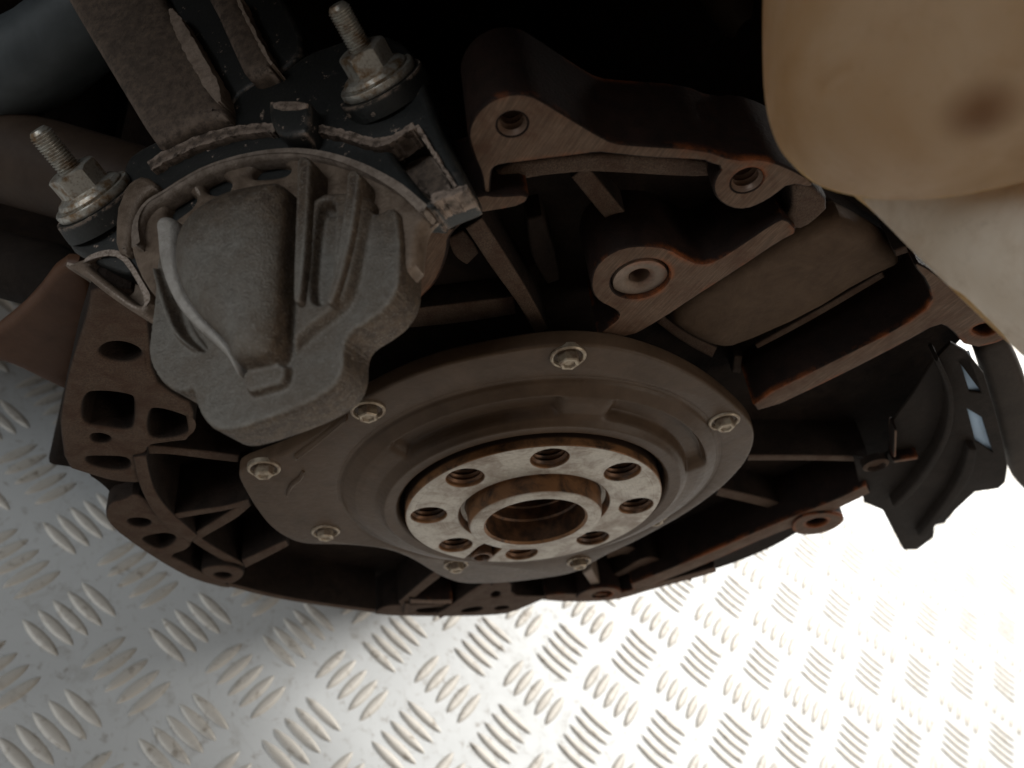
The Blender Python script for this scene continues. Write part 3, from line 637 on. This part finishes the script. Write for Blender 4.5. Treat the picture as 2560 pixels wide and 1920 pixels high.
pad = chaikin([(640, 1180), (880, 1150), (868, 1275), (780, 1300), (655, 1335)], 1)
pocket = chaikin([(1040, 360), (1118, 360), (1118, 480), (1105, 720), (1090, 840), (1055, 888), (1010, 880), (990, 830), (1005, 600), (1028, 420)], 2)
L_rib1 = ([(985, 200), (975, 500), (960, 780), (955, 880)], [42, 38, 30, 22]); L_rib2 = ([(1228, 262), (1200, 520), (1150, 760), (1110, 880)], [40, 36, 30, 22])
L_ribS = ([(275, 490), (285, 680), (345, 850), (440, 970), (540, 1055), (610, 1140), (640, 1230)], [58, 52, 44, 40, 34, 26, 10]); L_ribT = ([(195, 690), (240, 850), (300, 1010), (390, 1085)], [12, 15, 17, 12])
def hdom(P):
    return np.maximum.reduce([sdf_poly(P, tray), sdf_poly(P, dome), sdf_poly(P, plateau)])
def hfun(P):
    t = sdf_poly(P, tray); R = 24.0; mm = .000055
    base = np.where(t > R, 0, -R * mm + np.sqrt(np.maximum(0, R * R - (R - np.clip(t, 0, R)) ** 2)) * mm); base = np.where(t <= 0, -.004, base)
    d = sdf_poly(P, dome); hd = np.where(d > 0, .0022 * S(d / 18) + .0070 * np.sqrt(np.maximum(0, 1 - (1 - np.clip(d / 165, 0, 1)) ** 2)), -1)
    pl = sdf_poly(P, plateau); hp = np.where(pl > 0, .0026 * S(pl / 40), -1)
    pk = sdf_poly(P, pocket); hp = hp - .0034 * S((pk + 6) / 26)
    out = np.maximum.reduce([base, hd, hp])
    for L, hh, e in ((L_ribT, .0022, 12),):
        s_ = sdf_line(P, *L); out = np.maximum(out, np.where(s_ > 0, np.sqrt(np.maximum(0, 1 - (1 - np.clip(s_ / e, 0, 1)) ** 2)) * hh, -1))
    gr = sdf_line(P, [(255, 720), (300, 880), (350, 1010), (420, 1075)], [10, 20, 26, 14]); out = out - .0016 * S((gr + 10) / 22)
    pd = sdf_poly(P, pad); out = np.maximum(out, np.where(pd > 0, .0022 * S(pd / 14), -1))
    return out
hmesh = relief_mesh('gear_housing', hdom, hfun, HF, z3, 100, 180, 1460, 1530, 5.0, -.0095, 4)
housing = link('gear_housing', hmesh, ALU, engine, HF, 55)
RIB_LIT = cast_mat('aluminium_lit_rib', (.30, .275, .245), (.46, .43, .40), .45, metal=.2, bumps=.5, sc=260)  # light falling on the curved rib, put into a paler colour
for L, hh, e, mm_ in ((L_rib1, .0046, 15, ALU), (L_rib2, .0042, 15, ALU), (L_ribS, .0036, 34, RIB_LIT)):
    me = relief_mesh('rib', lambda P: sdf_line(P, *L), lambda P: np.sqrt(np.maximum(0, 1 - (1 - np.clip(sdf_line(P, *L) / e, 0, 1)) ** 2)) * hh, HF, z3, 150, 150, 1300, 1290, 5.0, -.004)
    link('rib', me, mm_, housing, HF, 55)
housing['label'] = 'grey lobed cast aluminium housing with a domed centre and ribs'
disc = [(60, 620), (38, 520), (58, 400), (115, 315), (200, 268), (300, 202), (430, 130), (600, 78), (800, 48), (950, 52), (1100, 84), (1250, 142), (1400, 224), (1500, 305), (1575, 372), (1530, 410), (1500, 470), (1480, 700), (1000, 1000), (500, 1050), (200, 850), (110, 740)]
prism('flange_disc', z3(*disc), -.0022, -.0085, ALU_DIRTY, housing, HF, .0016, it=1, holes=[(z3((405, 240), (430, 195), (490, 183), (550, 215), (558, 260), (520, 295), (460, 290), (415, 270)),), (z3((215, 370), (260, 300), (320, 270), (380, 290), (370, 350), (300, 400), (270, 425), (225, 410)),), (z3((650, 170), (690, 135), (780, 122), (850, 135), (858, 175), (820, 200), (700, 212), (655, 205)),)])
prism('recess_floor', z3((200, 260), (500, 150), (900, 90), (880, 250), (500, 330), (260, 450), (180, 400)), -.0060, -.0082, ALU_DIRTY, housing, HF, .0004, it=1)
rib('flange_lip', z3((80, 560), (70, 430), (130, 330), (215, 285), (320, 215), (440, 150), (610, 98), (800, 70), (950, 74), (1095, 105), (1240, 160), (1390, 242), (1480, 315), (1540, 375)), [10, 16, 18, 20, 21, 22, 22, 22, 22, 22, 21, 20, 20, 14], .0002, -.006, LIP, housing, HF, .0018)

# --- black painted bracket behind it, in the same frame, set back
BT = -.0055
brk = z1((420, 1640), (432, 1450), (520, 1400), (760, 1330), (800, 1200), (840, 1060), (930, 990), (1010, 950), (1150, 880), (1350, 800), (1500, 660), (1640, 560), (1850, 500)) + z2((500, 380), (650, 330), (900, 240), (1150, 260), (1300, 420), (1390, 700), (1500, 1000), (1640, 1270), (1700, 1400), (1640, 1440), (1430, 1520), (1400, 1580), (900, 1500)) + [(700, 620), (420, 660), (330, 690), (240, 660)]
bracket = prism('mounting_bracket', brk, BT, BT - .010, BLACK, engine, HF, .0016, it=1,
    holes=[(z2((1080, 1080), (1180, 1025), (1290, 985), (1330, 1010), (1450, 1200), (1585, 1390), (1470, 1420), (1410, 1490), (1250, 1300)),)])
bracket['label'] = 'black painted bracket with chipped edges clamped round the housing'
prism('pocket_floor', z2((1040, 1060), (1300, 940), (1620, 1400), (1410, 1520)), BT - .008, BT - .012, BARE, bracket, HF, .0005, it=1)
rib('worn_edge', z2((480, 945), (620, 955), (800, 1000), (1000, 1065), (1120, 1030), (1290, 925)), [16, 22, 20, 22, 14, 14], BT + .0022, BT - .004, BARE, bracket, HF, .0012)
rib('worn_edge', z2((1310, 930), (1420, 1110), (1500, 1240), (1600, 1385)), [10, 10, 8, 8], BT + .0018, BT - .004, BARE, bracket, HF, .001)
rib('worn_edge', z2((1420, 1490), (1470, 1440), (1580, 1425), (1680, 1385)), [12, 22, 16, 14], BT + .0022, BT - .004, BARE, bracket, HF, .001)
rib('worn_edge', z1((1000, 1110), (1120, 1030), (1350, 930), (1600, 865), (1840, 850)), [20, 26, 26, 24, 22], BT + .0022, BT - .004, BARE, bracket, HF, .0012)
prism('ear', z1((760, 1680), (765, 1420), (800, 1290), (870, 1200), (960, 1160), (1060, 1240), (960, 1290), (900, 1400), (860, 1560), (850, 1700)), BT + .003, BT - .012, ALU_DIRTY, bracket, HF, .0014, it=1)
prism('ear', z9((400, 110), (480, 90), (700, 20), (820, 30), (920, 160), (1010, 340), (960, 440), (900, 435), (700, 300), (520, 150)), BT + .001, BT - .012, ALU_DIRTY, bracket, HF, .0012, it=1,
      holes=[(z9((560, 90), (680, 40), (780, 40), (850, 110), (930, 250), (990, 350), (920, 390), (760, 260), (620, 150)),)])
prism('ear_floor', z9((500, 60), (800, 20), (1010, 340), (900, 420)), BT - .007, BT - .011, ALU_DIRTY, bracket, HF, .0004, it=1)
# arm and second rib running up out of the picture
prism('arm', z1((300, -260), (440, 0), (700, 440), (1000, 940), (1060, 955), (1250, 830), (1480, 775), (1490, 690), (1440, 580), (1290, 290), (1130, 60), (960, -260)), BT + .0055, BT - .018, BARE, bracket, HF, .0030, it=1)
rib('worn_edge', z1((1140, 60), (1200, 190), (1300, 370), (1400, 540), (1465, 680)), [6, 30, 38, 34, 8], BT + .0060, BT, PALE, bracket, HF, .0012)
rib('worn_edge', z1((1580, -40), (1640, 110), (1730, 280), (1815, 430)), [8, 9, 8, 6], BT + .0058, BT, PALE, bracket, HF, .0008)
prism('arm_rib', z1((1230, -260), (1400, 0), (1540, 320), (1625, 500), (1700, 505), (1835, 440), (1700, 190), (1590, 0), (1480, -260)), BT + .0050, BT - .018, BARE, bracket, HF, .0022, it=1)
prism('web', z1((900, -260), (1100, 0), (1420, 560), (1500, 760), (1640, 580), (1900, 480), (2050, 300), (1900, 0), (1700, -260)), BT + .0006, BT - .018, BLACK, bracket, HF, .0012, it=1)
prism('tab', z2((205, 760), (225, 735), (500, 735), (520, 770), (510, 940), (470, 1000), (280, 1005), (215, 900)), BT + .0062, BT - .004, BLACK, bracket, HF, .0012, it=1)
prism('tab_end', z2((225, 742), (500, 742), (490, 810), (250, 815)), BT + .0066, BT, BARE, bracket, HF, .0006, it=1)

# --- threaded studs with flanged nuts
SA = (-.42, -.71, -.56)
def stud(px, py, depth, spin, label):
    fr = cam_frame(px, py, depth, SA); k = depth / .18; K = lambda P: [(a * k, b * k) for a, b in P]
    prof = [(.0022, -.012), (.0022, .0060)]; z = .0060
    while z < .0150: prof += [(.00235, z + .00010), (.00235, z + .00020), (.00198, z + .00042), (.00198, z + .00050)]; z += .00060
    prof += [(.0021, z), (.0016, z + .0007), (.00001, z + .0007)]
    lathe('stud_seat', K([(.0098, -.0045), (.0096, -.0022), (.0094, -.0007), (.002, -.0007)]), BLACK, bracket, fr, (0, 0), 0, 40)
    st = lathe('stud', K(prof), ZINC, engine, fr, (0, 0), 0, 32, 40); st['label'] = label
    lathe('washer', K([(.0024, -.0006), (.0082, -.0006), (.0084, -.0002), (.0084, .0008), (.0082, .0011), (.0024, .0011)]), ZINC, st, fr, (0, 0), 0, 40)
    V, Fc, seg = [], [], 48
    def ring(fn, z):
        s_ = len(V)
        for i in range(seg):
            t = 2 * math.pi * i / seg; r = fn(t); V.append((r * math.cos(t), r * math.sin(t), z(t) if callable(z) else z))
        return s_
    hx = lambda t: .0046 / math.cos(((t + spin) % (math.pi / 3)) - math.pi / 6)
    top = lambda t: .0071 - max(0, hx(t) - .00485) * 1.1
    rs = [ring(lambda t: .0070, .0011), ring(lambda t: .0072, .0016), ring(lambda t: .0066, .0023), ring(lambda t: hx(t) * 1.02, .0029), ring(hx, .0034), ring(hx, top), ring(lambda t: .0043, .0073), ring(lambda t: .0026, .0073), ring(lambda t: .0022, .0068)]
    for a, b in zip(rs, rs[1:]):
        for i in range(seg): Fc.append((a + i, a + (i + 1) % seg, b + (i + 1) % seg, b + i))
    me = bpy.data.meshes.new('nut'); me.from_pydata([(x * k, y * k, z * k) for x, y, z in V], [], Fc); link('nut', fix_normals(me), ZINC, st, fr, 28)
    return st
stud(946, 200, .2035, .35, 'threaded stud with a rusty flanged nut at the top of the black bracket')
stud(236, 497, .2205, .1, 'threaded stud with a flanged nut at the side of the black bracket')

# --- pipes and parts beside the engine on the left, and a stub at the top
t_ = tube('pipe', [wpt(-160, 330, .30), wpt(0, 385, .292), wpt(160, 430, .285), wpt(330, 480, .275), wpt(520, 560, .270)], [.0165, .0160, .0155, .015, .014], PIPE, engine); t_['label'] = 'blurred brown pipe running behind the bracket'
t_ = tube('hose', [wpt(-200, 290, .29), wpt(-20, 205, .285), wpt(120, 130, .28), wpt(260, 20, .275), wpt(420, -140, .27)], [.016, .0155, .015, .0145, .0145], HOSE_DARK, engine); t_['label'] = 'dark grey hose beside the brown bracket arm'
t_ = tube('lower_pipe', [wpt(-200, 640, .32), wpt(0, 660, .312), wpt(120, 690, .305), wpt(260, 780, .295)], [.012, .012, .012, .012], COVER, engine); t_['label'] = 'dark pipe below the brown pipe'
sp = prism('side_panel', z9((-200, 760), (-120, 620), (0, 545), (200, 375), (400, 110), (560, 120), (640, 300), (620, 700), (520, 1000), (300, 900), (100, 800), (0, 770)), -.056, -.062, RUSTBAR, engine, bevel=.0025, it=1); sp['label'] = 'smooth reddish brown panel at the side of the block'
box('end_case', .02, .160, .02, .150, -.24, -.062, IRON_DARK, engine, .006)
box('side_body', -.40, -.152, -.15, .12, -.34, -.15, IRON_DARK, engine, .02)
tube('stub_pipe', [wpt(1790, -60, .30), wpt(1835, 10, .295), wpt(1862, 50, .29), wpt(1880, 75, .288)], [.0085, .0085, .0080, .0060], PIPE, engine)

# ------------------------------------------------------------------ yellowed plastic tank hanging close to the lens, right
def inflated(name, poly, fr, T, Rpx, mat, parent, step=14):
    poly = chaikin(poly, 2); P = np.array(poly); dom = lambda G: sdf_poly(G, poly)
    f1 = lambda G: T * np.sqrt(np.maximum(0, 1 - (1 - np.clip(dom(G) / Rpx, 0, 1)) ** 2))
    me = relief_mesh(name, dom, f1, fr, lambda *p: list(p), P[:, 0].min() - 20, P[:, 1].min() - 20, P[:, 0].max() + 20, P[:, 1].max() + 20, step, None)
    bm = bmesh.new(); bm.from_mesh(me); inner = [v for v in bm.verts if not v.is_boundary]
    for _ in range(40): bmesh.ops.smooth_vert(bm, verts=inner, factor=.5, use_axis_z=True)
    g = bmesh.ops.duplicate(bm, geom=bm.verts[:] + bm.edges[:] + bm.faces[:])['geom']
    for v in g:
        if isinstance(v, bmesh.types.BMVert): v.co.z *= -.8
    bmesh.ops.remove_doubles(bm, verts=bm.verts, dist=2e-5); bmesh.ops.recalc_face_normals(bm, faces=bm.faces); bm.to_mesh(me); bm.free()
    return link(name, me, mat, parent, fr, 70)
tank = empty('plastic_tank', tuple(TF.o), 'large yellowed plastic tank close above the block, out of focus', 'tank')
inflated('tank_body', [(1914, -330), (1908, -100), (1905, 120), (1910, 250), (1928, 330), (1958, 392), (2003, 440), (2060, 472), (2130, 490), (2240, 505), (2420, 490), (2620, 440), (2900, 380), (2950, -330)], TF, .034, 620, TANK, tank)
inflated('tank_skirt', [(2100, 468), (2168, 512), (2276, 624), (2374, 718), (2456, 796), (2540, 874), (2690, 1010), (3000, 1000), (3000, 300), (2600, 340), (2300, 400)], TF2, .016, 300, SKIRT, tank)
tube('tank_hose', [wpt(2450, -120, .165), wpt(2460, -330, .170), wpt(2440, -560, .190), wpt(2380, -760, .230)], [.012, .010, .010, .010], COVER, tank)
